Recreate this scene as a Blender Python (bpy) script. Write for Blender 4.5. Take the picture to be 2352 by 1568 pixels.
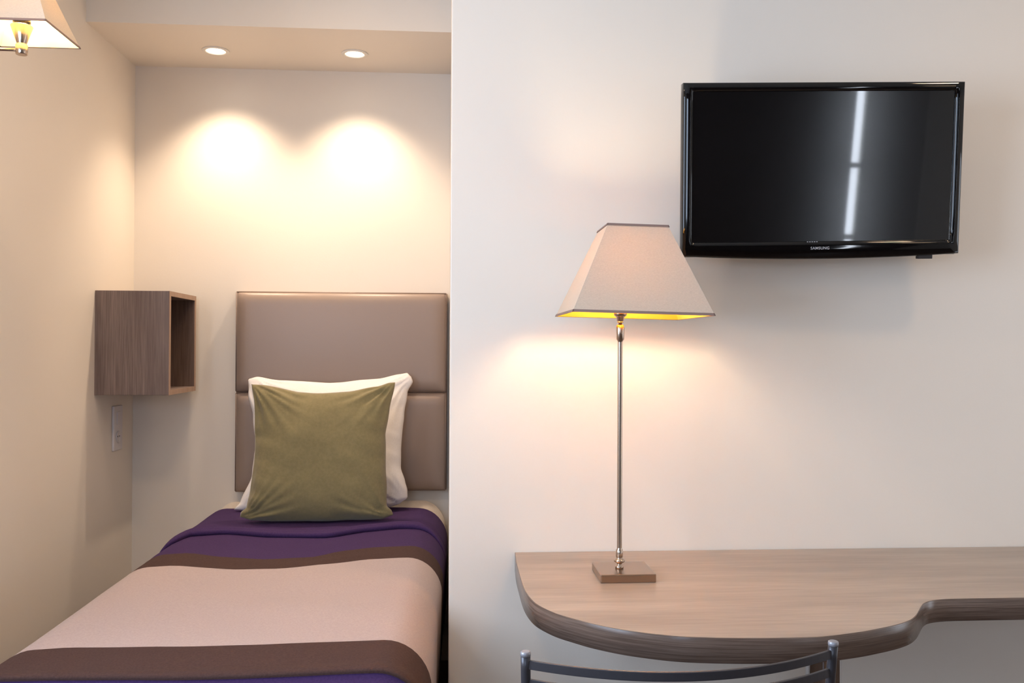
import bpy, bmesh, math, random
from mathutils import Vector, Matrix, noise
for o in list(bpy.data.objects): bpy.data.objects.remove(o)
S = bpy.context.scene
COL = S.collection
PI = math.pi

# ------------------------------------------------------------------ camera
YAW, PITCH, ROLL, FPX = .0706, .0072, .00465, 2060.0
fw = Vector((math.sin(YAW)*math.cos(PITCH), math.cos(YAW)*math.cos(PITCH), math.sin(PITCH)))
r0 = Vector((math.cos(YAW), -math.sin(YAW), 0)); u0 = r0.cross(fw)
rt = r0*math.cos(ROLL) + u0*math.sin(ROLL); up = -r0*math.sin(ROLL) + u0*math.cos(ROLL)
cd = bpy.data.cameras.new('camera'); cam = bpy.data.objects.new('camera', cd); COL.objects.link(cam)
cd.sensor_width = 36; cd.sensor_fit = 'HORIZONTAL'; cd.lens = FPX/2352*36; cd.clip_start = .02
M3 = Matrix((rt, up, -fw)).transposed()
cam.matrix_world = Matrix.Translation((0, 0, 1.3)) @ M3.to_4x4()
S.camera = cam

# ------------------------------------------------------------------ world and daylight
W = bpy.data.worlds.new('sky'); S.world = W; W.use_nodes = True
bg = W.node_tree.nodes['Background']
bg.inputs[0].default_value = (.76, .85, 1.0, 1); bg.inputs[1].default_value = 1.5
S.view_settings.view_transform = 'Standard'; S.view_settings.look = 'None'
S.view_settings.gamma = 1; S.view_settings.use_curve_mapping = False
S.view_settings.exposure = 0.2

def area(name, loc, rot, sx, sy, power, col, portal=False):
    l = bpy.data.lights.new(name, 'AREA'); l.shape = 'RECTANGLE'; l.size = sx; l.size_y = sy
    l.energy = power; l.color = col
    if portal: l.cycles.is_portal = True
    o = bpy.data.objects.new(name, l); COL.objects.link(o); o.location = loc; o.rotation_euler = rot
    return o
# daylight at the panes of unseen windows: left wall beside the camera, rear wall behind it
SKYC = (.60, .76, 1.0)
area('daylight_left_window', (-1.322, .85, 1.65), (0, -PI/2, 0), 1.22, 1.26, 52, SKYC)
area('daylight_rear_window', (-.65, -2.243, 1.75), (PI/2, 0, 0), .88, 1.08, 22, SKYC)  # wide rear window is added to give neutral frontal fill
area('daylight_narrow_window', (2.80, -2.262, 1.45), (PI/2, 0, 0), .078, 1.88, 11, (.80, .88, 1.0))
area('daylight_right_window', (3.342, 1.5, 1.15), (0, PI/2, 0), 1.60, .70, 6, (.92, .95, 1.0))

# ------------------------------------------------------------------ mesh helpers
def link(name, bm, mats, parent=None, smooth=False):
    me = bpy.data.meshes.new(name); bm.normal_update(); bm.to_mesh(me); bm.free()
    for m in (mats if isinstance(mats, (list, tuple)) else [mats]): me.materials.append(m)
    if smooth:
        for p in me.polygons: p.use_smooth = True
    o = bpy.data.objects.new(name, me); COL.objects.link(o)
    if parent: o.parent = parent
    return o
def struct(o): o['kind'] = 'structure'; return o
def thing(name, label, cat, loc=(0, 0, 0), rot=(0, 0, 0), group=None):
    o = bpy.data.objects.new(name, None); COL.objects.link(o); o.empty_display_size = .05
    o.location = loc; o.rotation_euler = rot; o['label'] = label; o['category'] = cat
    if group: o['group'] = group
    return o
def tag(o, label, cat, group=None):
    o['label'] = label; o['category'] = cat
    if group: o['group'] = group
    return o
def box(bm, x0, x1, y0, y1, z0, z1, bev=0, seg=2, mi=0):
    t = bmesh.new(); bmesh.ops.create_cube(t, size=1)
    for v in t.verts: v.co = Vector(((x0+x1)/2+v.co.x*(x1-x0), (y0+y1)/2+v.co.y*(y1-y0), (z0+z1)/2+v.co.z*(z1-z0)))
    if bev: bmesh.ops.bevel(t, geom=t.edges[:], offset=bev, segments=seg, affect='EDGES', profile=.5)
    for f in t.faces: f.material_index = mi
    me = bpy.data.meshes.new('t'); t.to_mesh(me); t.free(); bm.from_mesh(me); bpy.data.meshes.remove(me)
    return bm
def B(*a, **k): return box(bmesh.new(), *a, **k)
def lathe(bm, prof, cx=0, cy=0, n=32, mi=0, caps=True):
    rings = []
    for r, z in prof:
        rings.append([bm.verts.new((cx+r*math.cos(2*PI*i/n), cy+r*math.sin(2*PI*i/n), z)) for i in range(n)])
    for a, b in zip(rings, rings[1:]):
        for i in range(n):
            f = bm.faces.new((a[i], a[(i+1) % n], b[(i+1) % n], b[i])); f.material_index = mi; f.smooth = True
    if caps:
        bm.faces.new(rings[0][::-1]).material_index = mi; bm.faces.new(rings[-1]).material_index = mi
    return bm
def sweep(bm, pts, sec, upv=Vector((0, 0, 1)), mi=0, smooth=True):
    """sweep a closed 2D section (side, up) along a polyline"""
    pts = [Vector(p) for p in pts]; rings = []
    for i, p in enumerate(pts):
        t = (pts[min(i+1, len(pts)-1)] - pts[max(i-1, 0)]).normalized()
        s = t.cross(upv).normalized() if abs(t.dot(upv)) < .99 else Vector((1, 0, 0))
        u = s.cross(t).normalized()
        rings.append([bm.verts.new(p + s*a + u*b) for a, b in sec])
    n = len(sec)
    for a, b in zip(rings, rings[1:]):
        for i in range(n):
            f = bm.faces.new((a[i], a[(i+1) % n], b[(i+1) % n], b[i])); f.material_index = mi; f.smooth = smooth
    bm.faces.new(rings[0][::-1]).material_index = mi; bm.faces.new(rings[-1]).material_index = mi
    return bm
def circ(r, n=16): return [(r*math.cos(2*PI*i/n), r*math.sin(2*PI*i/n)) for i in range(n)]
def fixn(bm): bmesh.ops.recalc_face_normals(bm, faces=bm.faces[:]); return bm
def interp(pts, x):
    if x <= pts[0][0]: return pts[0][1]
    for (a, b), (c, d) in zip(pts, pts[1:]):
        if x <= c:
            t = (x-a)/(c-a); t = t*t*(3-2*t)*.5 + t*.5
            return b+(d-b)*t
    return pts[-1][1]

# ------------------------------------------------------------------ materials
def srgb(r, g, b): return tuple(((c/255)/12.92 if c/255 <= .04045 else ((c/255+.055)/1.055)**2.4) for c in (r, g, b)) + (1,)
def mat(name, col, rough=.5, metal=0, bump=None, **kw):
    m = bpy.data.materials.new(name); m.use_nodes = True; nt = m.node_tree; p = nt.nodes['Principled BSDF']
    p.inputs['Base Color'].default_value = col; p.inputs['Roughness'].default_value = rough; p.inputs['Metallic'].default_value = metal
    for k, v in kw.items(): p.inputs[k.replace('_', ' ')].default_value = v
    if bump:   # (scale, strength, (sx,sy,sz))
        sc, st, ax = bump
        tc = nt.nodes.new('ShaderNodeTexCoord'); mp = nt.nodes.new('ShaderNodeMapping'); mp.inputs['Scale'].default_value = ax
        nz = nt.nodes.new('ShaderNodeTexNoise'); nz.inputs['Scale'].default_value = sc; nz.inputs['Detail'].default_value = 6
        b = nt.nodes.new('ShaderNodeBump'); b.inputs['Strength'].default_value = st; b.inputs['Distance'].default_value = .002
        nt.links.new(tc.outputs['Object'], mp.inputs[0]); nt.links.new(mp.outputs[0], nz.inputs['Vector'])
        nt.links.new(nz.outputs['Fac'], b.inputs['Height']); nt.links.new(b.outputs[0], p.inputs['Normal'])
    return m
def grain(name, c1, c2, c3, axis, rough=.45, coarse=1.0, strength=.25):
    """wood laminate, grain runs along `axis`"""
    m = mat(name, c1, rough); nt = m.node_tree; p = nt.nodes['Principled BSDF']; N = nt.nodes.new; L = nt.links.new
    tc = N('ShaderNodeTexCoord')
    def layer(scale, lo, det):
        s = [scale, scale, scale] if axis < 3 else [lo, lo, scale]
        if axis < 3: s[axis] = lo
        mp = N('ShaderNodeMapping'); mp.inputs['Scale'].default_value = s
        nz = N('ShaderNodeTexNoise'); nz.inputs['Scale'].default_value = 1; nz.inputs['Detail'].default_value = det; nz.inputs['Roughness'].default_value = .6
        L(tc.outputs['Object'], mp.inputs[0]); L(mp.outputs[0], nz.inputs['Vector']); return nz
    a = layer(26*coarse, 1.6, 4); b = layer(320*coarse, 7, 5)
    r1 = N('ShaderNodeValToRGB'); r1.color_ramp.elements[0].position = .34; r1.color_ramp.elements[1].position = .66
    r1.color_ramp.elements[0].color = c1; r1.color_ramp.elements[1].color = c2
    L(a.outputs['Fac'], r1.inputs[0])
    r2 = N('ShaderNodeValToRGB'); r2.color_ramp.elements[0].position = .40; r2.color_ramp.elements[1].position = .60
    r2.color_ramp.elements[0].color = (0, 0, 0, 1); r2.color_ramp.elements[1].color = (1, 1, 1, 1)
    L(b.outputs['Fac'], r2.inputs[0])
    ml = N('ShaderNodeMath'); ml.operation = 'MULTIPLY'; ml.inputs[1].default_value = strength; L(r2.outputs[0], ml.inputs[0])
    mx = N('ShaderNodeMix'); mx.data_type = 'RGBA'; L(ml.outputs[0], mx.inputs[0]); L(r1.outputs[0], mx.inputs[6]); mx.inputs[7].default_value = c3
    L(mx.outputs[2], p.inputs['Base Color'])
    bp = N('ShaderNodeBump'); bp.inputs['Strength'].default_value = .12; bp.inputs['Distance'].default_value = .001
    L(b.outputs['Fac'], bp.inputs['Height']); L(bp.outputs[0], p.inputs['Normal'])
    return m
def cloth(name, c, c2, rough=.9, weave=900, bump=.35, sheen=.2, mott=220):
    m = mat(name, c, rough); nt = m.node_tree; p = nt.nodes['Principled BSDF']; N = nt.nodes.new; L = nt.links.new
    p.inputs['Sheen Weight'].default_value = sheen; p.inputs['Specular IOR Level'].default_value = .2
    tc = N('ShaderNodeTexCoord'); nz = N('ShaderNodeTexNoise'); nz.inputs['Scale'].default_value = mott; nz.inputs['Detail'].default_value = 8; nz.inputs['Roughness'].default_value = .7
    L(tc.outputs['Object'], nz.inputs['Vector'])
    r = N('ShaderNodeValToRGB'); r.color_ramp.elements[0].position = .38; r.color_ramp.elements[1].position = .62
    r.color_ramp.elements[0].color = c; r.color_ramp.elements[1].color = c2
    L(nz.outputs['Fac'], r.inputs[0]); L(r.outputs[0], p.inputs['Base Color'])
    n2 = N('ShaderNodeTexNoise'); n2.inputs['Scale'].default_value = weave; n2.inputs['Detail'].default_value = 3
    L(tc.outputs['Object'], n2.inputs['Vector'])
    b = N('ShaderNodeBump'); b.inputs['Strength'].default_value = bump; b.inputs['Distance'].default_value = .001
    L(n2.outputs['Fac'], b.inputs['Height']); L(b.outputs[0], p.inputs['Normal'])
    return m
def emis(name, col, st):
    m = bpy.data.materials.new(name); m.use_nodes = True; nt = m.node_tree; p = nt.nodes['Principled BSDF']
    p.inputs['Base Color'].default_value = col; p.inputs['Emission Color'].default_value = col; p.inputs['Emission Strength'].default_value = st
    return m
def translucent(name, col, tcol, fac, rough=.8, weave=None):
    m = mat(name, col, rough); nt = m.node_tree; p = nt.nodes['Principled BSDF']; N = nt.nodes.new; L = nt.links.new
    t = N('ShaderNodeBsdfTranslucent'); t.inputs[0].default_value = tcol
    mx = N('ShaderNodeMixShader'); mx.inputs[0].default_value = fac
    L(p.outputs[0], mx.inputs[1]); L(t.outputs[0], mx.inputs[2]); L(mx.outputs[0], nt.nodes['Material Output'].inputs[0])
    if weave:
        tc = N('ShaderNodeTexCoord'); mp = N('ShaderNodeMapping'); mp.inputs['Scale'].default_value = weave
        nz = N('ShaderNodeTexNoise'); nz.inputs['Scale'].default_value = 1; nz.inputs['Detail'].default_value = 5
        L(tc.outputs['Object'], mp.inputs[0]); L(mp.outputs[0], nz.inputs['Vector'])
        r = N('ShaderNodeValToRGB'); r.color_ramp.elements[0].position = .3; r.color_ramp.elements[1].position = .7
        r.color_ramp.elements[0].color = tuple(c*.84 for c in col[:3])+(1,); r.color_ramp.elements[1].color = col
        L(nz.outputs['Fac'], r.inputs[0]); L(r.outputs[0], p.inputs['Base Color'])
    return m

WALL = mat('wall_paint', (.83, .758, .668, 1), .55, bump=(140, .08, (1, 1, 1)))
DARKW = mat('dark_wall_paint', (.10, .075, .065, 1), .7)  # unseen rear wall, darkened so the television screen reflects little
CEIL = mat('ceiling_paint', (.83, .79, .73, 1), .7)
FLOOR = grain('floor_boards', srgb(88, 66, 50), srgb(104, 80, 62), srgb(66, 48, 36), 1)
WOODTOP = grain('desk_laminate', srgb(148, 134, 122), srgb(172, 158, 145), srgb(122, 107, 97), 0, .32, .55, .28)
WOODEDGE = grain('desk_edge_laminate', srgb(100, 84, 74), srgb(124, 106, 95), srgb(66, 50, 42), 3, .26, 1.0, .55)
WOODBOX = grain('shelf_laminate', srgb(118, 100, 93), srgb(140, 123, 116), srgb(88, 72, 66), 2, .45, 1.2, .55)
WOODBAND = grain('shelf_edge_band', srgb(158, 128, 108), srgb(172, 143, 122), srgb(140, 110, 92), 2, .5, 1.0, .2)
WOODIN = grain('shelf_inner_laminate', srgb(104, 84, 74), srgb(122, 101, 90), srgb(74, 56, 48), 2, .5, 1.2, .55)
LEATHER = mat('taupe_leatherette', srgb(150, 131, 119), .36, bump=(420, .10, (1, 1, 1)))
PIPE = mat('taupe_piping', srgb(128, 108, 97), .4)
BRASS = mat('brushed_nickel', srgb(190, 172, 156), .24, 1)
STEELB = mat('dark_plated_metal', srgb(172, 152, 136), .26, 1)
BLACKH = mat('socket_black', srgb(40, 32, 26), .35)
CHROME = mat('chrome', srgb(215, 215, 220), .06, 1)
CHAIRM = mat('chair_grey_paint', srgb(68, 67, 72), .33, .35)
BEZEL = mat('gloss_black_plastic', srgb(7, 6, 7), .05, 0)
HOUS = mat('housing_black_plastic', srgb(38, 32, 32), .4)
WHITEP = mat('white_plastic', srgb(222, 216, 216), .35)
WHITET = mat('white_trim', srgb(238, 232, 222), .4)
HOLE = mat('socket_hole', srgb(20, 18, 18), .6)
SILVER = mat('silver_print', srgb(190, 190, 195), .35)
PURPLE = cloth('purple_wool', srgb(58, 38, 78), srgb(68, 46, 88), sheen=0)
BROWN = cloth('brown_wool', srgb(66, 47, 44), srgb(76, 56, 52), sheen=0)
BEIGE = cloth('beige_wool', srgb(168, 150, 146), srgb(178, 160, 155), sheen=.1)
CREAM = cloth('cream_cover', srgb(214, 200, 186), srgb(224, 212, 198))
WHITEC = cloth('white_cotton', srgb(232, 226, 222), srgb(238, 233, 230), bump=.1, sheen=0)
GREEN = cloth('olive_velvet', srgb(126, 115, 80), srgb(134, 122, 86), weave=700, bump=.25, sheen=.35, mott=90)
FABRIC = translucent('shade_linen', srgb(204, 191, 174), srgb(255, 224, 168), .075, weave=(240, 240, 900))
GOLDS = translucent('sconce_gold_lining', srgb(255, 236, 178), srgb(255, 232, 190), .12, .6)  # gold lining paled in colour to look overexposed by its bulb
GOLD = translucent('shade_gold_lining', srgb(248, 188, 62), srgb(255, 232, 190), .16, .45)
TRIMC = mat('shade_binding', srgb(130, 108, 100), .7)
BULB = emis('lit_bulb', (1, .78, .52, 1), 175)
BULBS = emis('lit_sconce_bulb', (1, .80, .55, 1), 290)
LEDM = emis('lit_downlight', (1, .86, .66, 1), 12)

m = mat('lcd_screen', srgb(3, 3, 5), .16, Specular_IOR_Level=.55); SCREEN = m
m.node_tree.nodes['Principled BSDF'].inputs['Coat Weight'].default_value = .8
m.node_tree.nodes['Principled BSDF'].inputs['Coat Roughness'].default_value = .035
m = bpy.data.materials.new('window_glass'); m.use_nodes = True; nt = m.node_tree; GLASS = m
fr = nt.nodes.new('ShaderNodeFresnel'); tr = nt.nodes.new('ShaderNodeBsdfTransparent'); gl = nt.nodes.new('ShaderNodeBsdfGlossy'); gl.inputs['Roughness'].default_value = .02
mx = nt.nodes.new('ShaderNodeMixShader'); nt.links.new(fr.outputs[0], mx.inputs[0]); nt.links.new(tr.outputs[0], mx.inputs[1]); nt.links.new(gl.outputs[0], mx.inputs[2])
nt.links.new(mx.outputs[0], nt.nodes['Material Output'].inputs[0])

# ------------------------------------------------------------------ the room
XL, XP, XR = -1.28, .004, 3.3         # left wall, partition edge, right wall
YB, YW, YR = 3.75, 2.415, -2.2        # alcove back, television wall, rear wall
ZS, ZC, YS = 2.442, 2.80, 3.25        # alcove soffit height, ceiling, soffit front
struct(link('floor', B(XL-.1, XR+.1, YR-.1, YB+.1, -.1, 0), FLOOR))
struct(link('ceiling', B(XL-.1, XR+.1, YR-.1, YB+.1, ZC, ZC+.1), CEIL))
bm = bmesh.new()
for a in ((YR-.1, .2, 0, ZC), (.2, 1.5, 0, 1.02), (.2, 1.5, 2.28, ZC), (1.5, YB+.1, 0, ZC)): box(bm, XL-.1, XL, *a)
struct(link('wall_left', bm, WALL))
struct(link('wall_alcove', B(XL, XP+.05, YB, YB+.1, 0, ZC), WALL))
struct(link('wall_front', B(XP, XR, YW, YB, 0, ZC, bev=.003), WALL))
bm = bmesh.new()
for a in ((YR-.1, 1.12, 0, ZC), (1.12, 1.88, 0, .32), (1.12, 1.88, 1.98, ZC), (1.88, YW, 0, ZC)): box(bm, XR, XR+.1, *a)
struct(link('wall_right', bm, WALL))
# lowered alcove soffit with two round cut-outs for the downlights
SPOTS = [(-.902, 3.526), (-.370, 3.517)]
bm = bmesh.new()
def soffit():
    hr = .040; n = 32
    xs = [XL, -.636, XP]; 
    for k, (cx, cy) in enumerate(SPOTS):
        x0, x1 = xs[k], xs[k+1]
        c = [bm.verts.new((cx+hr*math.cos(2*PI*i/n), cy+hr*math.sin(2*PI*i/n), ZS)) for i in range(n)]
        o = []
        for i in range(n):
            dx, dy = math.cos(2*PI*i/n), math.sin(2*PI*i/n)
            t = min(((x1 if dx > 0 else x0)-cx)/dx if abs(dx) > 1e-6 else 9, ((YB if dy > 0 else YS)-cy)/dy if abs(dy) > 1e-6 else 9)
            o.append(bm.verts.new((cx+dx*t, cy+dy*t, ZS)))
        for i in range(n):
            bm.faces.new((c[i], o[i], o[(i+1) % n], c[(i+1) % n]))
        for X in (x0, x1):
            for Y in (YS, YB):
                # corner triangles
                ang = math.atan2(Y-cy, X-cx) % (2*PI); i = int(ang/(2*PI)*n); a, b = o[i], o[(i+1) % n]
                bm.faces.new((a, bm.verts.new((X, Y, ZS)), b))
YS += .02; soffit(); YS -= .02; fixn(bm)
for f in bm.faces:
    if f.normal.z > 0: f.normal_flip()
box(bm, XL, XP, YS, YS+.02, ZS, ZC)
struct(link('ceiling_soffit', bm, WALL))
# darkened rear wall with the narrow window and the added fill window
def rear():
    bm = bmesh.new(); y0, y1 = YR-.1, YR
    box(bm, XL, -1.1, y0, y1, 0, ZC); box(bm, -1.1, -.2, y0, y1, 0, 1.2); box(bm, -1.1, -.2, y0, y1, 2.3, ZC); box(bm, -.2, 2.760, y0, y1, 0, ZC); box(bm, 2.760, 2.840, y0, y1, 0, .5); box(bm, 2.760, 2.840, y0, y1, 2.4, ZC); box(bm, 2.840, XR, y0, y1, 0, ZC)
    return bm
struct(link('wall_rear', rear(), DARKW))
def window(n, x0, x1, z0, z1, bars):
    bm = bmesh.new(); t = .045 if x1-x0 > .5 else .004
    box(bm, x0, x0+t, YR-.07, YR-.02, z0, z1); box(bm, x1-t, x1, YR-.07, YR-.02, z0, z1)
    box(bm, x0, x1, YR-.07, YR-.02, z0, z0+t); box(bm, x0, x1, YR-.07, YR-.02, z1-t, z1)
    for z in bars: box(bm, x0, x1, YR-.065, YR-.025, z-.02, z+.02)
    if x1-x0 > .5: box(bm, (x0+x1)/2-.03, (x0+x1)/2+.03, YR-.065, YR-.025, z0, z1)
    o = struct(link('window_%d' % n, bm, WHITET))
    link('pane', B(x0+t*.5, x1-t*.5, YR-.05, YR-.046, z0+t*.5, z1-t*.5), GLASS, o)
window(1, 2.760, 2.840, .5, 2.4, (1.18, 1.72))
bm = bmesh.new()
for a in ((1.12, 1.15, .32, 1.98), (1.85, 1.88, .32, 1.98), (1.12, 1.88, .32, .35), (1.12, 1.88, 1.95, 1.98)): box(bm, XR+.02, XR+.07, *a)
o = struct(link('window_4', bm, WHITET)); link('pane', B(XR+.046, XR+.05, 1.14, 1.86, .34, 1.96), GLASS, o)
window(3, -1.1, -.2, 1.2, 2.3, ())  # added window, frame for the rear fill light
bm = bmesh.new(); xa, xb = XL-.07, XL-.02
for a in ((.2, .25, 1.02, 2.28), (1.45, 1.5, 1.02, 2.28), (.83, .87, 1.02, 2.28), (.2, 1.5, 1.02, 1.07), (.2, 1.5, 2.23, 2.28)): box(bm, xa, xb, *a)
o = struct(link('window_2', bm, WHITET)); link('pane', B(XL-.05, XL-.046,   .22, 1.48, 1.04, 2.26), GLASS, o)

# ------------------------------------------------------------------ alcove downlights
def downlight(x, y, z, label, power, size, aim=(0, 0), col=(1, .78, .57), group='recessed downlights in the alcove ceiling', soft=.03):
    t = thing('recessed_downlight', label, 'downlight', (x, y, z), group=group)
    bm = bmesh.new(); n = 40
    lathe(bm, [(.036, .002), (.036, -.003), (.040, -.005), (.050, -.004), (.052, -.0005), (.039, 0), (.038, .03), (.036, .03)], n=n, caps=False)
    link('trim_ring', fixn(bm), WHITET, t, True)
    bm = bmesh.new(); lathe(bm, [(.0355, .012), (.033, .009), (.012, .007), (.001, .0065)], n=n)
    link('lamp_lens', fixn(bm), LEDM, t)
    l = bpy.data.lights.new('downlight_beam', 'SPOT'); l.energy = power; l.color = col; l.spot_size = math.radians(size); l.spot_blend = 1; l.shadow_soft_size = soft
    lo = bpy.data.objects.new('downlight_beam', l); COL.objects.link(lo); lo.parent = t; lo.location = (0, 0, -.012)
    lo.rotation_euler = (math.radians(aim[0]), math.radians(aim[1]), 0)
    return t
downlight(*SPOTS[0], ZS, 'left round recessed downlight in the alcove ceiling, nearer the shelf', 32, 104, (4, 0))
downlight(*SPOTS[1], ZS, 'right round recessed downlight in the alcove ceiling, nearer the partition', 32, 104, (4, 0))

# ------------------------------------------------------------------ headboard
def padded(x0, x1, y, z0, z1, bulge=.022, n=28):
    """upholstered pad: a shallow pillow that rises steeply from its seam"""
    bm = bmesh.new(); g = []
    def crd(k, a, b):
        t = k/n; t = .5-.5*math.cos(PI*t); t = .5-.5*math.cos(PI*t) if False else t
        return a+(b-a)*t
    for j in range(n+1):
        row = []
        for i in range(n+1):
            x, z = crd(i, x0, x1), crd(j, z0, z1)
            d = min(x-x0, x1-x, z-z0, z1-z); e = max(0, min(1, d/.035))
            dx = max(0, min(1, min(x-x0, x1-x)/.04)); dz = max(0, min(1, min(z-z0, z1-z)/.04))
            h = (math.sqrt(max(0, 1-(1-dx)**2))*math.sqrt(max(0, 1-(1-dz)**2)))
            dome = (1-((x-x0)/(x1-x0)*2-1)**2)*(1-((z-z0)/(z1-z0)*2-1)**2)
            row.append(bm.verts.new((x, y-bulge*h-.006*dome, z)))
        g.append(row)
    for j in range(n):
        for i in range(n): bm.faces.new((g[j][i], g[j][i+1], g[j+1][i+1], g[j+1][i]))
    b = []
    for row in (g[0][:], [r[-1] for r in g][1:], g[-1][::-1][1:], [r[0] for r in g][::-1][1:-1]): b += row
    bb = [bm.verts.new((v.co.x, y+.018, v.co.z)) for v in b]
    for i in range(len(b)): bm.faces.new((b[i], bb[i], bb[(i+1) % len(b)], b[(i+1) % len(b)]))
    bm.faces.new(bb)
    return fixn(bm)
hb = thing('headboard', 'taupe padded headboard of two panels behind the bed, fixed to the alcove wall', 'headboard', (-.434, 3.74, .712))
def hp(o): o.matrix_parent_inverse = Matrix.Translation((.434, -3.74, -.712)); return o
hp(link('backing_board', B(-.862, -.006, 3.722, 3.748, .712, 1.524, bev=.003), PIPE, hb))
for z0, z1 in ((.716, 1.112), (1.120, 1.521)):
    pn = hp(link('padded_panel', padded(-.857, -.011, 3.705, z0, z1), LEATHER, hb, True))
    bm = bmesh.new(); r = .0035; p = [(-.857, 3.704, z0), (-.011, 3.704, z0), (-.011, 3.704, z1), (-.857, 3.704, z1)]
    for a, b in zip(p, p[1:]+p[:1]): sweep(bm, [a, b], circ(r, 10), Vector((0, 1, 0)))
    pi = link('piping', fixn(bm), PIPE, pn); pi.matrix_parent_inverse = Matrix.Identity(4)
    
# ------------------------------------------------------------------ bed
bed = thing('bed', 'single bed with a cream fitted cover standing in the alcove', 'bed', (-.47, 2.7, 0))
def bedp(o): o.matrix_parent_inverse = Matrix.Translation((.47, -2.7, 0)); return o
def xr_at(y): return interp([(1.7, -.046), (2.2, -.036), (2.8, -.022), (3.4, -.012)], y)
XLB = -.935
def cross(xl, xr, zt, zb, r=.08, n=10, rr=.10):
    """bed cross-section from the left hem over the top to the right hem"""
    P = [(xl+.004, zb)]
    for k in range(1, 5): P.append((xl+.004-.004*k/4, zb+(zt-r-zb)*k/4))
    for k in range(1, n+1): a = PI-PI/2*k/n; P.append((xl+r+r*math.cos(a), zt-r+r*math.sin(a)))
    m = 26
    for k in range(1, m): P.append((xl+r+(xr-rr-xl-r)*k/m, zt))
    for k in range(0, n+1): a = PI/2-PI/2*k/n; P.append((xr-rr+rr*math.cos(a), zt-rr+rr*math.sin(a)))
    for k in range(1, 5): P.append((xr-.004*k/4, zt-rr-(zt-rr-zb)*k/4))
    return P
def soft(xl, xr, zt, zb, y0, y1, er=.05):
    bm = bmesh.new(); rows = []
    ys = [y0]+[y0+er*(1-math.cos(PI/2*k/6)) for k in range(1, 7)]+[y0+er+(y1-y0-2*er)*k/14 for k in range(1, 14)]+[y1-er*(1-math.sin(PI/2*k/6)) for k in range(0, 7)]
    for y in ys:
        d = min(y-y0, y1-y); s = er-math.sqrt(max(0, er*er-(er-min(d, er))**2))
        hd = max(0, min(1, (y-3.56)/.06)); hd = .024*hd*hd*(3-2*hd)
        rows.append([bm.verts.new((x, y, z+hd*max(0, min(1, (z-.56)/.09)))) for x, z in cross(xl+s-hd*.6, min(xr, xr_at(y)-.004)-s+hd*.6, zt-s, zb)])
    for a, b in zip(rows, rows[1:]):
        for i in range(len(a)-1): bm.faces.new((a[i], a[i+1], b[i+1], b[i]))
    bm.faces.new(rows[0]); bm.faces.new(rows[-1])
    for a, b in zip(rows, rows[1:]): bm.faces.new((a[0], b[0], b[-1], a[-1]))
    return fixn(bm)
bedp(link('mattress', soft(XLB+.016, -.020, .650, .30, 1.765, 3.742), CREAM, bed, True))
bedp(link('bed_base', B(XLB+.03, -.06, 1.80, 3.742, .10, .298, bev=.01), CREAM, bed))
for x in (XLB+.08, -.12):
    for y in (1.87, 3.66):
        bm = bmesh.new(); lathe(bm, [(.018, 0), (.024, .10)], x, y); bedp(link('leg', fixn(bm), HOUS, bed, True))

# ------------------------------------------------------------------ blanket
KH = [(-.94, 3.555), (-.86, 3.575), (-.57, 3.583), (-.16, 3.572), (-.05, 3.545), (0, 3.53)]
KF = [(-.94, 2.97), (-.885, 3.00), (-.854, 3.07), (-.747, 3.101), (-.591, 3.045), (-.386, 3.015), (-.251, 3.113), (-.149, 3.16), (-.05, 3.15), (0, 3.13)]
K1 = [(-.94, 2.78), (-.869, 2.79), (-.792, 2.805), (-.659, 2.737), (-.524, 2.703), (-.40, 2.723), (-.306, 2.809), (-.203, 2.855), (-.10, 2.868), (0, 2.87)]
K2 = [(-.94, 2.60), (-.876, 2.615), (-.84, 2.631), (-.783, 2.643), (-.587, 2.593), (-.478, 2.592), (-.338, 2.645), (-.217, 2.700), (-.127, 2.712), (0, 2.715)]
K3 = [(-.94, 1.90), (-.864, 1.92), (-.792, 1.93), (-.569, 1.926), (-.392, 1.935), (-.21, 1.938), (-.08, 1.945), (0, 1.95)]
K4 = [(-.94, 1.779), (-.689, 1.779), (-.525, 1.774), (-.277, 1.776), (-.15, 1.779), (0, 1.784)]
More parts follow.
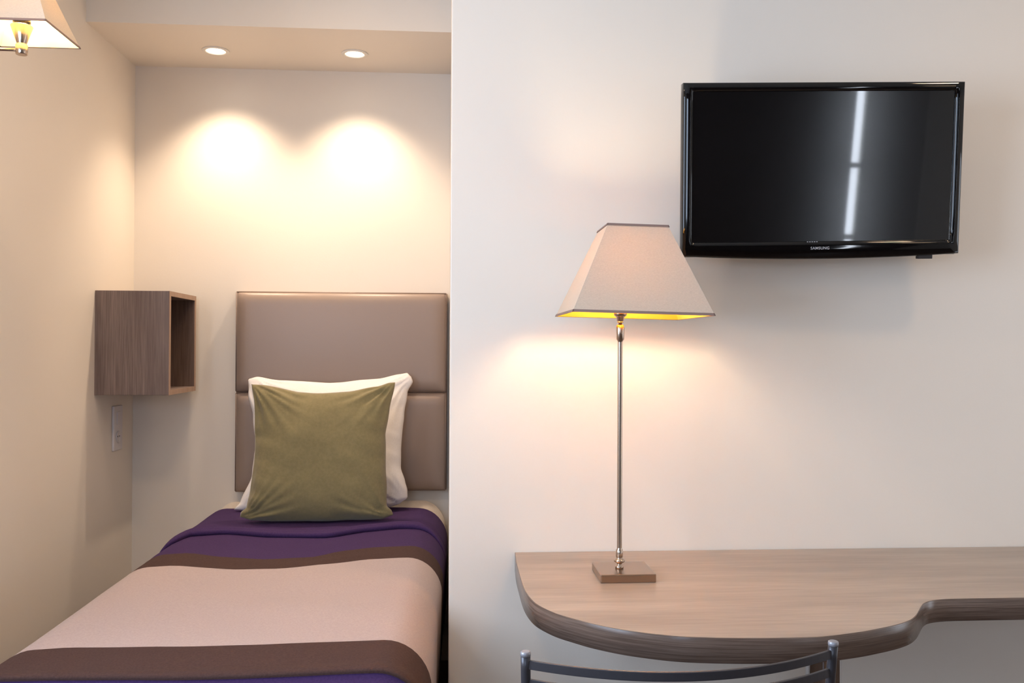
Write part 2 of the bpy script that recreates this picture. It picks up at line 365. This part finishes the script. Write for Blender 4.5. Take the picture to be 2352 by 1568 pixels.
def blanket():
    bm = bmesh.new(); rows = []
    keys = [(KH, 0), (KF, 1), (K1, 2), (K2, 3), (K3, 4), (K4, 5)]
    T = []        # (segment, fraction, thickness offset, material of the strip that follows)
    def off_top(t):   # turned-back part: double layer, with a rounded lip at the fold
        return .004+.008*min(1, t/.04) if t < .04 else .012+.015*math.exp(-((t-.96)/.06)**2)-.005*math.exp(-((t-.80)/.05)**2)
    for k in range(0, 60): t = k/59; T.append((0, t, off_top(t), 0))
    T += [(0, 1.004, .022, 0), (0, 1.006, .016, 0), (0, 1.0, .010, 0), (0, .985, .006, 0), (0, .99, .005, 0), (0, 1.0, .005, 0)]
    for k in range(0, 14): T.append((1, (k+.15)/14, .005, 0))
    for k in range(0, 8): T.append((2, k/8, .005, 1))
    for k in range(0, 40): T.append((3, k/40, .005, 2))
    for k in range(0, 9): T.append((4, k/8, .006 if k < 7 else .009, 1))
    T += [(4, 1.03, .006, 1), (4, 1.0, .001, 1)]
    for seg, t, off, mi in T:
        row = []
        base = cross(XLB, 0, .658, .34)
        for (bx, bz) in base:
            ya = interp(keys[seg][0], bx); yb = interp(keys[seg+1][0], bx); y = ya+(yb-ya)*t
            xr = xr_at(y)
            x = XLB+(bx-XLB)*(xr-XLB)/(0-XLB); z = bz
            # push outwards by the cloth thickness
            nx = 0 if bz > .6579 else (-1 if bx < -.5 else 1)*min(1, (.658-bz)/.08)
            nz = 1 if bz > .6579 else max(0, 1-(.658-bz)/.08)
            hang = max(0, (.60-bz))
            w = noise.noise(Vector((x*3.2, y*2.2, 1.7)))*.004+noise.noise(Vector((x*9, y*5, 4)))*.0012
            if seg == 3:
                w += .0022*math.sin((y*1.0+x*.35)*22+2*noise.noise(Vector((x*2, y*2, 0))))*math.exp(-((x+.35)/.3)**2)*math.exp(-((y-2.25)/.28)**2)
            ofs = off*(1+.25*noise.noise(Vector((x*5, seg, t*3)))) + w
            sway = .012*hang*math.sin(y*9)
            row.append((Vector((x+nx*min(ofs, .008)+(sway if bx < -.5 else 0), y, z+nz*ofs)), mi))
        rows.append(row)
    # foot: round over the end and hang down
    last = [v for v, _ in rows[-1]]
    for k in range(1, 14):
        row = []
        for i, v in enumerate(last):
            d = k/13*.36
            r = .035
            if d < r*PI/2: a = d/r; dy, dz = -r*math.sin(a), -r*(1-math.cos(a))
            else: dy, dz = -r, -r-(d-r*PI/2)
            top = max(0, (v.z-.34)/.32)
            row.append((Vector((v.x, v.y+dy, max(.34-.02, v.z+dz*top))), 0))
        rows.append(row)
    vr = [[bm.verts.new(v) for v, _ in r] for r in rows]
    for j in range(len(vr)-1):
        for i in range(len(vr[0])-1):
            f = bm.faces.new((vr[j][i], vr[j+1][i], vr[j+1][i+1], vr[j][i+1])); f.material_index = rows[j+1][0][1]; f.smooth = True
    for f in bm.faces: pass
    fixn(bm)
    return bm
bl = link('blanket', blanket(), [PURPLE, BROWN, BEIGE], None, True)
md = bl.modifiers.new('thickness', 'SOLIDIFY'); md.thickness = .003; md.offset = 1
tag(bl, 'purple, brown and beige striped wool blanket spread over the bed', 'blanket')

# ------------------------------------------------------------------ pillows
def pillow(L_, R_, B_, T_, T, seed, wr=1.0, n=64):
    L_, R_, B_, T_ = [sorted(q) for q in (L_, R_, B_, T_)]; Wd = Hh = .5
    bm = bmesh.new(); F, Bk = [], []
    for j in range(n+1):
        rf, rb = [], []
        for i in range(n+1):
            u = -math.cos(PI*i/n); v = -math.cos(PI*j/n)
            u = u*.55+(2*i/n-1)*.45; v = v*.55+(2*j/n-1)*.45
            a, b = (u+1)/2, (v+1)/2
            x = interp(L_, v)*(1-a)+interp(R_, v)*a; z = interp(B_, u)*(1-b)+interp(T_, u)*b
            e = max(0, (1-u**4)*(1-v**4))
            h = T/2*(e**.55)*(.80+.20*(1-u*u)*(1-v*v))*(1-.16*v)
            # wrinkles running out of the corners and along the seams
            P = Vector((x*7+seed, z*7, seed*1.3)); cr = (abs(u)*abs(v))**1.5
            wkl = .015*cr*noise.noise(Vector((math.atan2(1.02-abs(v), 1.02-abs(u))*8, seed+(u > 0)*3+(v > 0)*7, (1-abs(u))*1.5)))
            wkl += .0028*noise.noise(P)+.0012*noise.noise(P*2.3)
            wkl += .0035*noise.noise(Vector((x*3+seed, z*26+x*8, seed)))*abs(u)**3+.003*noise.noise(Vector((x*22, z*5+seed, 2)))*abs(v)**4
            wkl *= wr*min(1, e*5)
            ed = .004*noise.noise(Vector((x*14, z*14, seed)))*(1 if max(abs(u), abs(v)) > .9 else .3)
            x += ed; z += ed*.7
            rf.append(bm.verts.new((x, -h-wkl-.002, z)))
            if 0 < i < n and 0 < j < n: rb.append(bm.verts.new((x, h*.85+wkl*.5+.002, z)))
            else: rb.append(rf[-1])
        F.append(rf); Bk.append(rb)
    for j in range(n):
        for i in range(n):
            bm.faces.new((F[j][i], F[j][i+1], F[j+1][i+1], F[j+1][i]))
            q = (Bk[j][i], Bk[j+1][i], Bk[j+1][i+1], Bk[j][i+1])
            try: bm.faces.new(q)
            except ValueError: pass
    return fixn(bm)
wp = link('pillow', pillow([(-1, -.350), (-.9, -.330), (-.5, -.292), (0, -.286), (.4, -.304), (.75, -.328), (1, -.333)],
    [(-1, .276), (-.9, .306), (-.8, .3045), (-.65, .294), (-.45, .276), (0, .278), (.4, .287), (.75, .298), (.92, .318), (1, .311)],
    [(-1, -.268), (-.8, -.273), (.8, -.272), (1, -.252)],
    [(-1, .245), (-.9, .253), (-.6, .239), (0, .2305), (.6, .248), (.85, .266), (.95, .272), (1, .256)], .15, 3.1, 1.6), WHITEC, None, True)
wp.location = (-.4605, 3.560, .937); wp.rotation_euler = (math.radians(-17), 0, 0)
tag(wp, 'white cotton pillow leaning on the headboard behind the olive cushion', 'pillow')
k = .978
def sc_(*P): return [(a, b*k) for a, b in P]
gp = link('cushion', pillow(sc_((-1, -.283), (-.93, -.281), (-.86, -.262), (-.6, -.2525), (-.2, -.243), (.2, -.240), (.6, -.249), (1, -.263)),
    sc_((-1, .270), (-.93, .264), (-.86, .247), (-.6, .244), (-.2, .239), (.2, .237), (.6, .253), (1, .269)),
    sc_((-1, -.238), (-.85, -.2515), (0, -.2555), (.85, -.2500), (1, -.236)),
    sc_((-1, .249), (-.8, .246), (-.35, .219), (0, .2170), (.35, .222), (.75, .242), (.93, .256), (1, .257)), .15, 8.4, 2.6), GREEN, None, True)
gp.location = (-.4605, 3.300, .9225); gp.rotation_euler = (math.radians(-10), 0, 0)
tag(gp, 'square olive green cushion standing on the blanket in front of the white pillow', 'cushion')

# ------------------------------------------------------------------ wall shelf box
sb = thing('wall_shelf', 'grey-brown wood-grain box shelf mounted in the alcove corner, open towards the bed', 'shelf', (XL, 3.52, 1.122))
x0, x1, y0, y1, z0, z1, th = 0, .263, -.17, .175, 0, .380, .018
link('side_panel', B(x0, x1, y0, y0+th, z0, z1, bev=.0008, seg=1), WOODBOX, sb)
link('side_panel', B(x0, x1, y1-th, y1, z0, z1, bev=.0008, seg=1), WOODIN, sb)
link('top_panel', B(x0, x1-.001, y0+th, y1-th, z1-th, z1), WOODBOX, sb)
link('bottom_panel', B(x0, x1-.001, y0+th, y1-th, z0, z0+th), WOODBOX, sb)
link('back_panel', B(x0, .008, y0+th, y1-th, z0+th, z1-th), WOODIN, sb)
bm = bmesh.new()
for a in ((y0, y0+th, z0, z1), (y1-th, y1, z0, z1), (y0+th, y1-th, z0, z0+th), (y0+th, y1-th, z1-th, z1)): box(bm, x1-.0005, x1+.0015, *a)
link('edge_band', bm, WOODBAND, sb)

# ------------------------------------------------------------------ wall outlet
so = thing('wall_outlet', 'white switch and power socket plate on the left wall under the box shelf', 'outlet', (XL, 3.567, .898))
link('plate', B(0, .009, -.045, .045, 0, .172, bev=.003), WHITEP, so)
rk = link('rocker_switch', B(.008, .0125, -.018, .020, .100, .150, bev=.0015), WHITEP, so)
bm = bmesh.new(); lathe(bm, [(.022, .0), (.024, .002), (.0225, .0035), (.019, .0035), (.018, .0012), (.0, .0012)], n=32, caps=False)
bmesh.ops.rotate(bm, verts=bm.verts, matrix=Matrix.Rotation(PI/2, 3, 'Y')); bmesh.ops.translate(bm, verts=bm.verts, vec=(.0085, 0, .052))
sk = link('socket', fixn(bm), WHITEP, so, True)
bm = bmesh.new()
for dy, dz in ((-.0095, 0), (.0095, 0)):
    b2 = bmesh.new(); lathe(b2, [(.0026, 0), (.0026, .0008)], n=12); bmesh.ops.rotate(b2, verts=b2.verts, matrix=Matrix.Rotation(PI/2, 3, 'Y'))
    bmesh.ops.translate(b2, verts=b2.verts, vec=(.0098, dy, .054+dz)); me = bpy.data.meshes.new('t'); b2.to_mesh(me); b2.free(); bm.from_mesh(me); bpy.data.meshes.remove(me)
link('socket_holes', fixn(bm), HOLE, sk)

# ------------------------------------------------------------------ lamp shades
def frustum(bm, bw, tw, h, z0, t=.0012, n=10, inset=0):
    """open four-sided shade wall with thickness; bw/tw are full widths"""
    def ring(w, z, k): 
        c = [(-1, -1), (1, -1), (1, 1), (-1, 1)]; out = []
        for a in range(4):
            p, q = c[a], c[(a+1) % 4]
            for i in range(k): s = i/k; out.append(Vector(((p[0]+(q[0]-p[0])*s)*w/2, (p[1]+(q[1]-p[1])*s)*w/2, z)))
        return out
    R_o, R_i = [], []
    for j in range(n+1):
        s = j/n; w = bw+(tw-bw)*s-inset*2; z = z0+h*s
        R_o.append([bm.verts.new(v) for v in ring(w, z, 8)]); R_i.append([bm.verts.new(v) for v in ring(w-2*t, z, 8)])
    m = 32
    for j in range(n):
        for i in range(m):
            k = (i+1) % m
            bm.faces.new((R_o[j][i], R_o[j][k], R_o[j+1][k], R_o[j+1][i])); bm.faces.new((R_i[j][i], R_i[j+1][i], R_i[j+1][k], R_i[j][k]))
    for i in range(m):
        k = (i+1) % m
        bm.faces.new((R_o[0][i], R_i[0][i], R_i[0][k], R_o[0][k])); bm.faces.new((R_o[n][i], R_o[n][k], R_i[n][k], R_i[n][i]))
    return fixn(bm)
def sheet(bw, tw, h, z0, inset):
    bm = bmesh.new(); v = []
    for w, z in ((bw, z0), (tw, z0+h)):
        v.append([bm.verts.new((a*(w/2-inset), b*(w/2-inset), z)) for a, b in ((-1, -1), (1, -1), (1, 1), (-1, 1))])
    for i in range(4): bm.faces.new((v[0][i], v[0][(i+1) % 4], v[1][(i+1) % 4], v[1][i]))
    return bm
def binding(bm, w, z, hh, slope, t=.0016):
    """cloth binding folded around a rim"""
    for sx, sy, L in ((1, 0, w), (0, 1, w)):
        for s in (-1, 1):
            for d in (0,):
                pts = []
                for e in (-1, 1):
                    x = (s*w/2 if sx else e*w/2); y = (e*w/2 if sx else s*w/2); pts.append(Vector((x, y, z)))
                a, b = pts; inn = Vector((-s if sx else 0, 0 if sx else -s, 0))
                dn = Vector((0, 0, hh)) + inn*slope*abs(hh)*(1 if hh > 0 else -1)
                o = -inn*t
                dirv = (b-a).normalized()*t
                ring1 = [a-dirv+o, a-dirv-o*.6, a-dirv-o*.6+dn, a-dirv+o+dn]
                # follow the corner inwards where the shade narrows
                sh = slope*hh
                ring2 = [b+dirv+o, b+dirv-o*.6, b+dirv-o*.6+dn, b+dirv+o+dn]
                dd = (b-a).normalized()*sh
                for r, g in ((ring1, 1), (ring2, -1)):
                    r[2] = r[2]+dd*g; r[3] = r[3]+dd*g
                V1 = [bm.verts.new(p) for p in ring1]; V2 = [bm.verts.new(p) for p in ring2]
                for i in range(4): bm.faces.new((V1[i], V1[(i+1) % 4], V2[(i+1) % 4], V2[i]))
                bm.faces.new(V1[::-1]); bm.faces.new(V2)
    return fixn(bm)
def shade(parent, bw, tw, h, z0, rim, rot=(0, 0, 0), gold=None):
    sl = (bw-tw)/2/h
    o = link('lamp_shade', sheet(bw, tw, h, z0, 0), FABRIC, parent); o.rotation_euler = rot
    link('lining', sheet(bw, tw, h, z0, .0022), gold or GOLD, o)
    bm = bmesh.new(); binding(bm, bw, z0-.001, rim, sl); link('bottom_binding', bm, TRIMC, o)
    bm = bmesh.new(); binding(bm, tw, z0+h+.001, -rim*.8, -sl if False else sl, .0014); link('top_binding', bm, TRIMC, o)
    return o
# ---- table lamp
LX, LY, LZ = .424, 2.145, .75
tl = thing('table_lamp', 'tall slim metal table lamp with a square linen shade standing on the desk', 'table lamp', (LX, LY, LZ))
link('base', B(-.066, .066, -.062, .066, 0, .020, bev=.002), STEELB, tl)
bm = bmesh.new()
px = -.010
lathe(bm, [(.010, .020), (.010, .026), (.006, .028), (.006, .032), (.0125, .036), (.0135, .0385), (.0125, .041), (.0075, .044), (.0075, .047), (.0085, .049), (.0085, .064), (.0062, .067), (.0060, .070), (.0060, .565), (.0062, .567), (.0095, .572), (.0100, .600), (.0085, .606), (.006, .608)], px, 0, 24)
link('pole', fixn(bm), BRASS, tl)
bm = bmesh.new(); z = .608
lathe(bm, [(.0045, z), (.0045, z+.003), (.0075, z+.004), (.0075, z+.006), (.005, z+.007), (.0085, z+.009), (.0095, z+.017), (.0110, z+.018), (.0155, z+.022), (.0160, z+.030), (.013, z+.032), (.013, z+.075)], px, 0, 24)
link('lamp_socket', fixn(bm), BLACKH if False else STEELB, tl)
bm = bmesh.new(); bmesh.ops.create_uvsphere(bm, u_segments=24, v_segments=16, radius=.024); bmesh.ops.translate(bm, verts=bm.verts, vec=(px, -.012, z+.148)); lathe(bm, [(.011, z+.075), (.013, z+.118), (.018, z+.133)], px, 0, 24)
link('bulb', bm, BULB, tl, True)
shade(tl, .323, .142, .212, .629, .0062, (math.radians(.0), math.radians(1.2), 0))

# ---- wall sconce, arm reaching in from the left wall
SX, SY, SZ = -.985, 2.137, 2.018
sc = thing('wall_sconce', 'lit wall sconce with a square linen shade on the left wall at top left', 'wall lamp', (XL, SY, SZ))
dx = SX-XL
bm = bmesh.new(); b2 = lathe(bmesh.new(), [(.045, 0), (.045, .012), (.038, .018), (.010, .020)], n=32)
bmesh.ops.rotate(b2, verts=b2.verts, matrix=Matrix.Rotation(PI/2, 3, 'Y')); bmesh.ops.translate(b2, verts=b2.verts, vec=(0, 0, -.037))
link('wall_plate', fixn(b2), BRASS, sc)
bm = bmesh.new(); sweep(bm, [(.01, 0, -.037), (dx-.006, 0, -.037)], circ(.0035, 12)); link('arm', fixn(bm), BRASS, sc, False)
bm = bmesh.new(); lathe(bm, [(.0115, -.048), (.0128, -.046), (.0130, -.026), (.0100, -.024), (.0105, -.022), (.0240, .017), (.0235, .0185), (.018, .018)], dx, 0, 32)
link('cone_holder', fixn(bm), BRASS, sc)
bm = bmesh.new(); lathe(bm, [(.012, .018), (.0165, .020), (.0165, .024), (.0190, .025), (.0190, .032), (.013, .034), (.013, .070)], dx, 0, 24); link('lamp_socket', fixn(bm), BLACKH, sc)
bm = bmesh.new(); bmesh.ops.create_uvsphere(bm, u_segments=24, v_segments=16, radius=.022); bmesh.ops.translate(bm, verts=bm.verts, vec=(dx, 0, .098)); link('bulb', bm, BULBS, sc, True)
s = shade(sc, .186, .075, .135, 0, .0055, gold=GOLDS); s.location = (dx+.001, 0, 0)

# ------------------------------------------------------------------ television
tv = thing('television', 'black flat television mounted on the wall above the desk, tilted down, screen off', 'television', (.972, 2.27, 1.769))
M = Matrix.Translation((.972, 2.27, 1.769)) @ Matrix.Rotation(-.029, 4, 'Z') @ Matrix.Rotation(.11, 4, 'X') @ Matrix.Rotation(-.021, 4, 'Y')
tv.matrix_world = M
TW, TH = .7385/2, .444/2
def edge_z(x, zb, bow): return zb-bow*(1-(x/TW)**2)
def tvbezel():
    bm = bmesh.new(); N = 48
    # outer outline & inner outline sampled the same way
    def outline(w, ht, hb, bow, rc):
        P = []
        for i in range(N+1): x = -w+2*w*i/N; P.append((x, ht))
        for i in range(1, 12): P.append((w, ht+(-hb-ht)*i/12))
        for i in range(N+1): x = w-2*w*i/N; P.append((x, -hb-bow*(1-(x/w)**2)))
        for i in range(1, 12): P.append((-w, -hb+(ht+hb)*i/12))
        return P
    iw, it, ib = TW-.0250, TH-.0225, TH-.036
    prof = [(0, .030), (0, .004), (.06, .0012), (.16, 0), (.55, -.0035), (.80, -.0030), (.94, -.0006), (1, .0035), (1, .008)]   # (0 outer..1 inner, y)
    rings = []
    A = outline(TW, TH, TH, .0105, 0); Bn = outline(iw, it, ib, .0, 0)
    for s, y in prof:
        rings.append([bm.verts.new((a[0]+(b[0]-a[0])*s, y, a[1]+(b[1]-a[1])*s)) for a, b in zip(A, Bn)])
    m = len(A)
    for a, b in zip(rings, rings[1:]):
        for i in range(m): f = bm.faces.new((a[i], a[(i+1) % m], b[(i+1) % m], b[i])); f.smooth = True
    return fixn(bm), iw, it, ib
bm, iw, it, ib = tvbezel()
link('bezel', bm, BEZEL, tv)
link('screen', B(-iw-.003, iw+.003, .0045, .009, -ib-.003, it+.003), SCREEN, tv)
link('housing', box(B(-TW+.003, TW-.003, .010, .034, -TH-.002, TH-.003, bev=.004), -TW+.06, TW-.06, .034, .060, -TH+.05, TH-.05, bev=.010), HOUS, tv)
link('receiver', B(.262, .300, .004, .020, -TH-.0135, -TH-.003, bev=.001), HOUS, tv)
cu = bpy.data.curves.new('lettering', 'FONT'); cu.body = 'SAMSUNG'; cu.size = .0102; cu.align_x = 'CENTER'; cu.align_y = 'CENTER'; cu.extrude = .0003; cu.space_character = 1.12; cu.offset = .00005
to = bpy.data.objects.new('tmp', cu); COL.objects.link(to); bpy.context.view_layer.update()
me = bpy.data.meshes.new_from_object(to.evaluated_get(bpy.context.evaluated_depsgraph_get())); bpy.data.objects.remove(to)
me.transform(Matrix.Translation((-.006, -.0042, -TH+.0175)) @ Matrix.Rotation(PI/2, 4, 'X')); me.materials.clear(); me.materials.append(SILVER)
lo = bpy.data.objects.new('lettering', me); COL.objects.link(lo); lo.parent = tv
bm = bmesh.new()
for k in range(5): box(bm, -.040+.0062*k, -.0366+.0062*k, -.0012, -.0006, -ib-.0022, -ib-.0006)
link('indicator_marks', bm, SILVER, tv)
# bracket, built square to the wall
br = B(-.10, .10, .062, .070, -.06, .06); 
b = link('wall_bracket', br, HOUS, tv)
bm = bmesh.new(); iM = M.inverted()
box(bm, .972-.08, .972+.08, YW-.008, YW, 1.769-.10, 1.769+.10); box(bm, .972-.02, .972+.02, 2.335, YW-.004, 1.769-.02, 1.769+.02)
bmesh.ops.transform(bm, matrix=iM, verts=bm.verts); link('wall_mount', bm, HOUS, tv)

# ------------------------------------------------------------------ desk
FR = [(.181, 2.412), (.176, 2.30), (.1745, 2.20), (.174, 2.10), (.1755, 2.034), (.181, 1.975), (.191, 1.925), (.207, 1.885), (.228, 1.848), (.256, 1.815), (.292, 1.777), (.350, 1.734), (.430, 1.697), (.50, 1.682), (.58, 1.6745), (.66, 1.673), (.73, 1.679), (.80, 1.698), (.86, 1.722), (.905, 1.744), (.94, 1.768), (.968, 1.797), (.992, 1.829), (1.012, 1.857), (1.033, 1.883), (1.058, 1.901), (1.088, 1.910), (1.13, 1.9135), (1.3, 1.914), (1.7, 1.914), (2.3, 1.914)]
def catmull(P, k=6):
    out = []
    for i in range(len(P)-1):
        p0, p1, p2, p3 = [Vector(P[max(0, min(len(P)-1, q))]) for q in (i-1, i, i+1, i+2)]
        for j in range(k):
            t = j/k; out.append(.5*((2*p1)+(p2-p0)*t+(2*p0-5*p1+4*p2-p3)*t*t+(3*p1-p0-3*p2+p3)*t**3))
    out.append(Vector(P[-1])); return out
front = catmull(FR)
dk = thing('desk', 'wall-mounted wood-grain desk top with a curved front under the television', 'desk', (.6, 2.2, 0))
def dp(o): o.matrix_parent_inverse = Matrix.Translation((-.6, -2.2, 0)); return o
def slab(z0, z1, inset):
    bm = bmesh.new(); P = []
    for i, p in enumerate(front):
        a, b = front[max(0, i-1)], front[min(len(front)-1, i+1)]; t = (b-a).normalized(); nrm = Vector((-t.y, t.x))  # points inward
        P.append(p+nrm*inset)
    P += [Vector((2.3, 2.412))]
    lo_ = [bm.verts.new((p.x, p.y, z0)) for p in P]; hi = [bm.verts.new((p.x, p.y, z1)) for p in P]
    bm.faces.new(hi); bm.faces.new(lo_[::-1])
    for i in range(len(P)): k = (i+1) % len(P); bm.faces.new((lo_[i], lo_[k], hi[k], hi[i]))
    return fixn(bm)
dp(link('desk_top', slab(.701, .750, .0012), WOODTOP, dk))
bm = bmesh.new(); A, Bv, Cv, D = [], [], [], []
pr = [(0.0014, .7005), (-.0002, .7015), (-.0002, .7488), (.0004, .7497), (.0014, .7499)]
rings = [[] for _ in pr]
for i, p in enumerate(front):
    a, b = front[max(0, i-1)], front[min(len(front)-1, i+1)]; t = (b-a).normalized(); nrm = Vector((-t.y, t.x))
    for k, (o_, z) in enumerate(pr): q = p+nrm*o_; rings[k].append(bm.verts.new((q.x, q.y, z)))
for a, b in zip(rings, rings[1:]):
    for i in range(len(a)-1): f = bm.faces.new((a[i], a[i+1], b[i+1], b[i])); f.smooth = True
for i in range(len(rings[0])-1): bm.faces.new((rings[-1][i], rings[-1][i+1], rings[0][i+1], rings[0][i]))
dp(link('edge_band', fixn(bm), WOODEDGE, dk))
bm = bmesh.new(); lathe(bm, [(.050, 0), (.050, .012), (.037, .016), (.0365, .017), (.0365, .690), (.055, .694), (.055, .7005)], .790, 1.84, 48)
dp(link('leg', fixn(bm), CHROME, dk))
dp(link('wall_cleat', B(.25, 2.2, 2.385, 2.412, .655, .7005), WOODEDGE, dk))

# ------------------------------------------------------------------ chair (seen from behind)
ch = thing('chair', 'dark grey metal chair with curved slatted back in front of the desk', 'chair', (.317, 1.36, 0))
def post(sx, top):
    pts = []
    for k in range(9):
        t = k/8; z = top*t; pts.append((sx*(.200+.012*max(0, t-.5)*2), -.205+.045*math.sin(t*PI*.9)+.030*(1-t)*0, z))
    # splay backwards at the top
    pts = [(x, y-(.0 if z < .45 else (z-.45)*.04)+(-.02 if z < .05 else 0), z) for x, y, z in pts]
    return pts
PT = {}; CAPM = mat('chair_cap_grey', srgb(150, 150, 156), .35, .3)
for sx, top in ((-1, .890), (1, .896)):
    pts = post(sx, top); off = -.160-pts[-1][1]; pts = [(x, y+off*(z/top), z) for x, y, z in pts]
    P2 = catmull([tuple(p) for p in pts], 4); PT[sx] = P2
    bm = bmesh.new(); sweep(bm, P2, circ(.0066, 20), Vector((1, 0, 0)))
    lathe(bm, [(.0066, P2[-1].z-.001), (.0068, P2[-1].z+.001), (.0066, P2[-1].z+.0028), (.005, P2[-1].z+.0036)], P2[-1].x, P2[-1].y, 20)
    lg = link('leg', fixn(bm), CHAIRM, ch)
    bm = bmesh.new(); q = P2[-1]; lathe(bm, [(.0069, q.z-.0025), (.0071, q.z+.0005), (.0069, q.z+.0032), (.0055, q.z+.0042)], q.x, q.y, 24)
    link('end_cap', fixn(bm), CAPM, lg)
def at_z(sx, z):
    P = PT[sx]
    for a, b in zip(P, P[1:]):
        if a.z <= z <= b.z: return a+(b-a)*((z-a.z)/(b.z-a.z))
    return P[-1]
for k in range(5):
    zl, zr = .8765-.0262*k, .8825-.0262*k
    a, b = at_z(-1, zl), at_z(1, zr); pts = []
    for i in range(33):
        t = i/32; p = a+(b-a)*t; s = 1-(2*t-1)**2; pts.append((p.x, p.y-.066*s, p.z))
    bm = bmesh.new(); sweep(bm, pts, [(-.0016, -.0060), (.0016, -.0060), (.0023, -.0053), (.0023, .0053), (.0016, .0060), (-.0016, .0060), (-.0023, .0053), (-.0023, -.0053)], smooth=False)
    link('back_slat', fixn(bm), CHAIRM, ch)
for sx in (-1, 1):
    bm = bmesh.new(); P = catmull([(sx*.200, -.165, .44), (sx*.200, .0, .44), (sx*.200, .13, .438), (sx*.200, .17, .42), (sx*.202, .185, .36), (sx*.205, .20, 0.0)], 5)
    sweep(bm, P, circ(.0066, 16), Vector((1, 0, 0))); link('leg', fixn(bm), CHAIRM, ch)
bm = bmesh.new()
box(bm, -.192, .192, -.165, .165, .442, .462, bev=.008, seg=3); link('seat', bm, mat('chair_seat_black', srgb(35, 34, 36), .5), ch)
bm = bmesh.new()
for y in (-.12, .12):
    bm = bmesh.new(); sweep(bm, [(-.198, y, .437), (.198, y, .437)], circ(.005, 12)); link('seat_rail', fixn(bm), CHAIRM, ch)


# ------------------------------------------------------------------ added fill downlights beyond the frame, warming the room from the main ceiling
for k, (x, y, p) in enumerate(((1.75, 1.55, 27), (2.3, .2, 30), (.9, -.3, 12), (-.6, 1.6, 46), (-.42, 2.62, 20))):
    t = downlight(x, y, ZC-.003, ['round recessed downlight in the main ceiling nearest the television wall', 'round recessed downlight in the main ceiling at the right wall',
              'round recessed downlight in the middle of the main ceiling', 'round recessed downlight in the main ceiling above the foot of the bed', 'round recessed downlight in the main ceiling just before the alcove soffit'][k], p, 168, (0, 0), (1, .70, .44), 'recessed downlights in the main ceiling', .09)
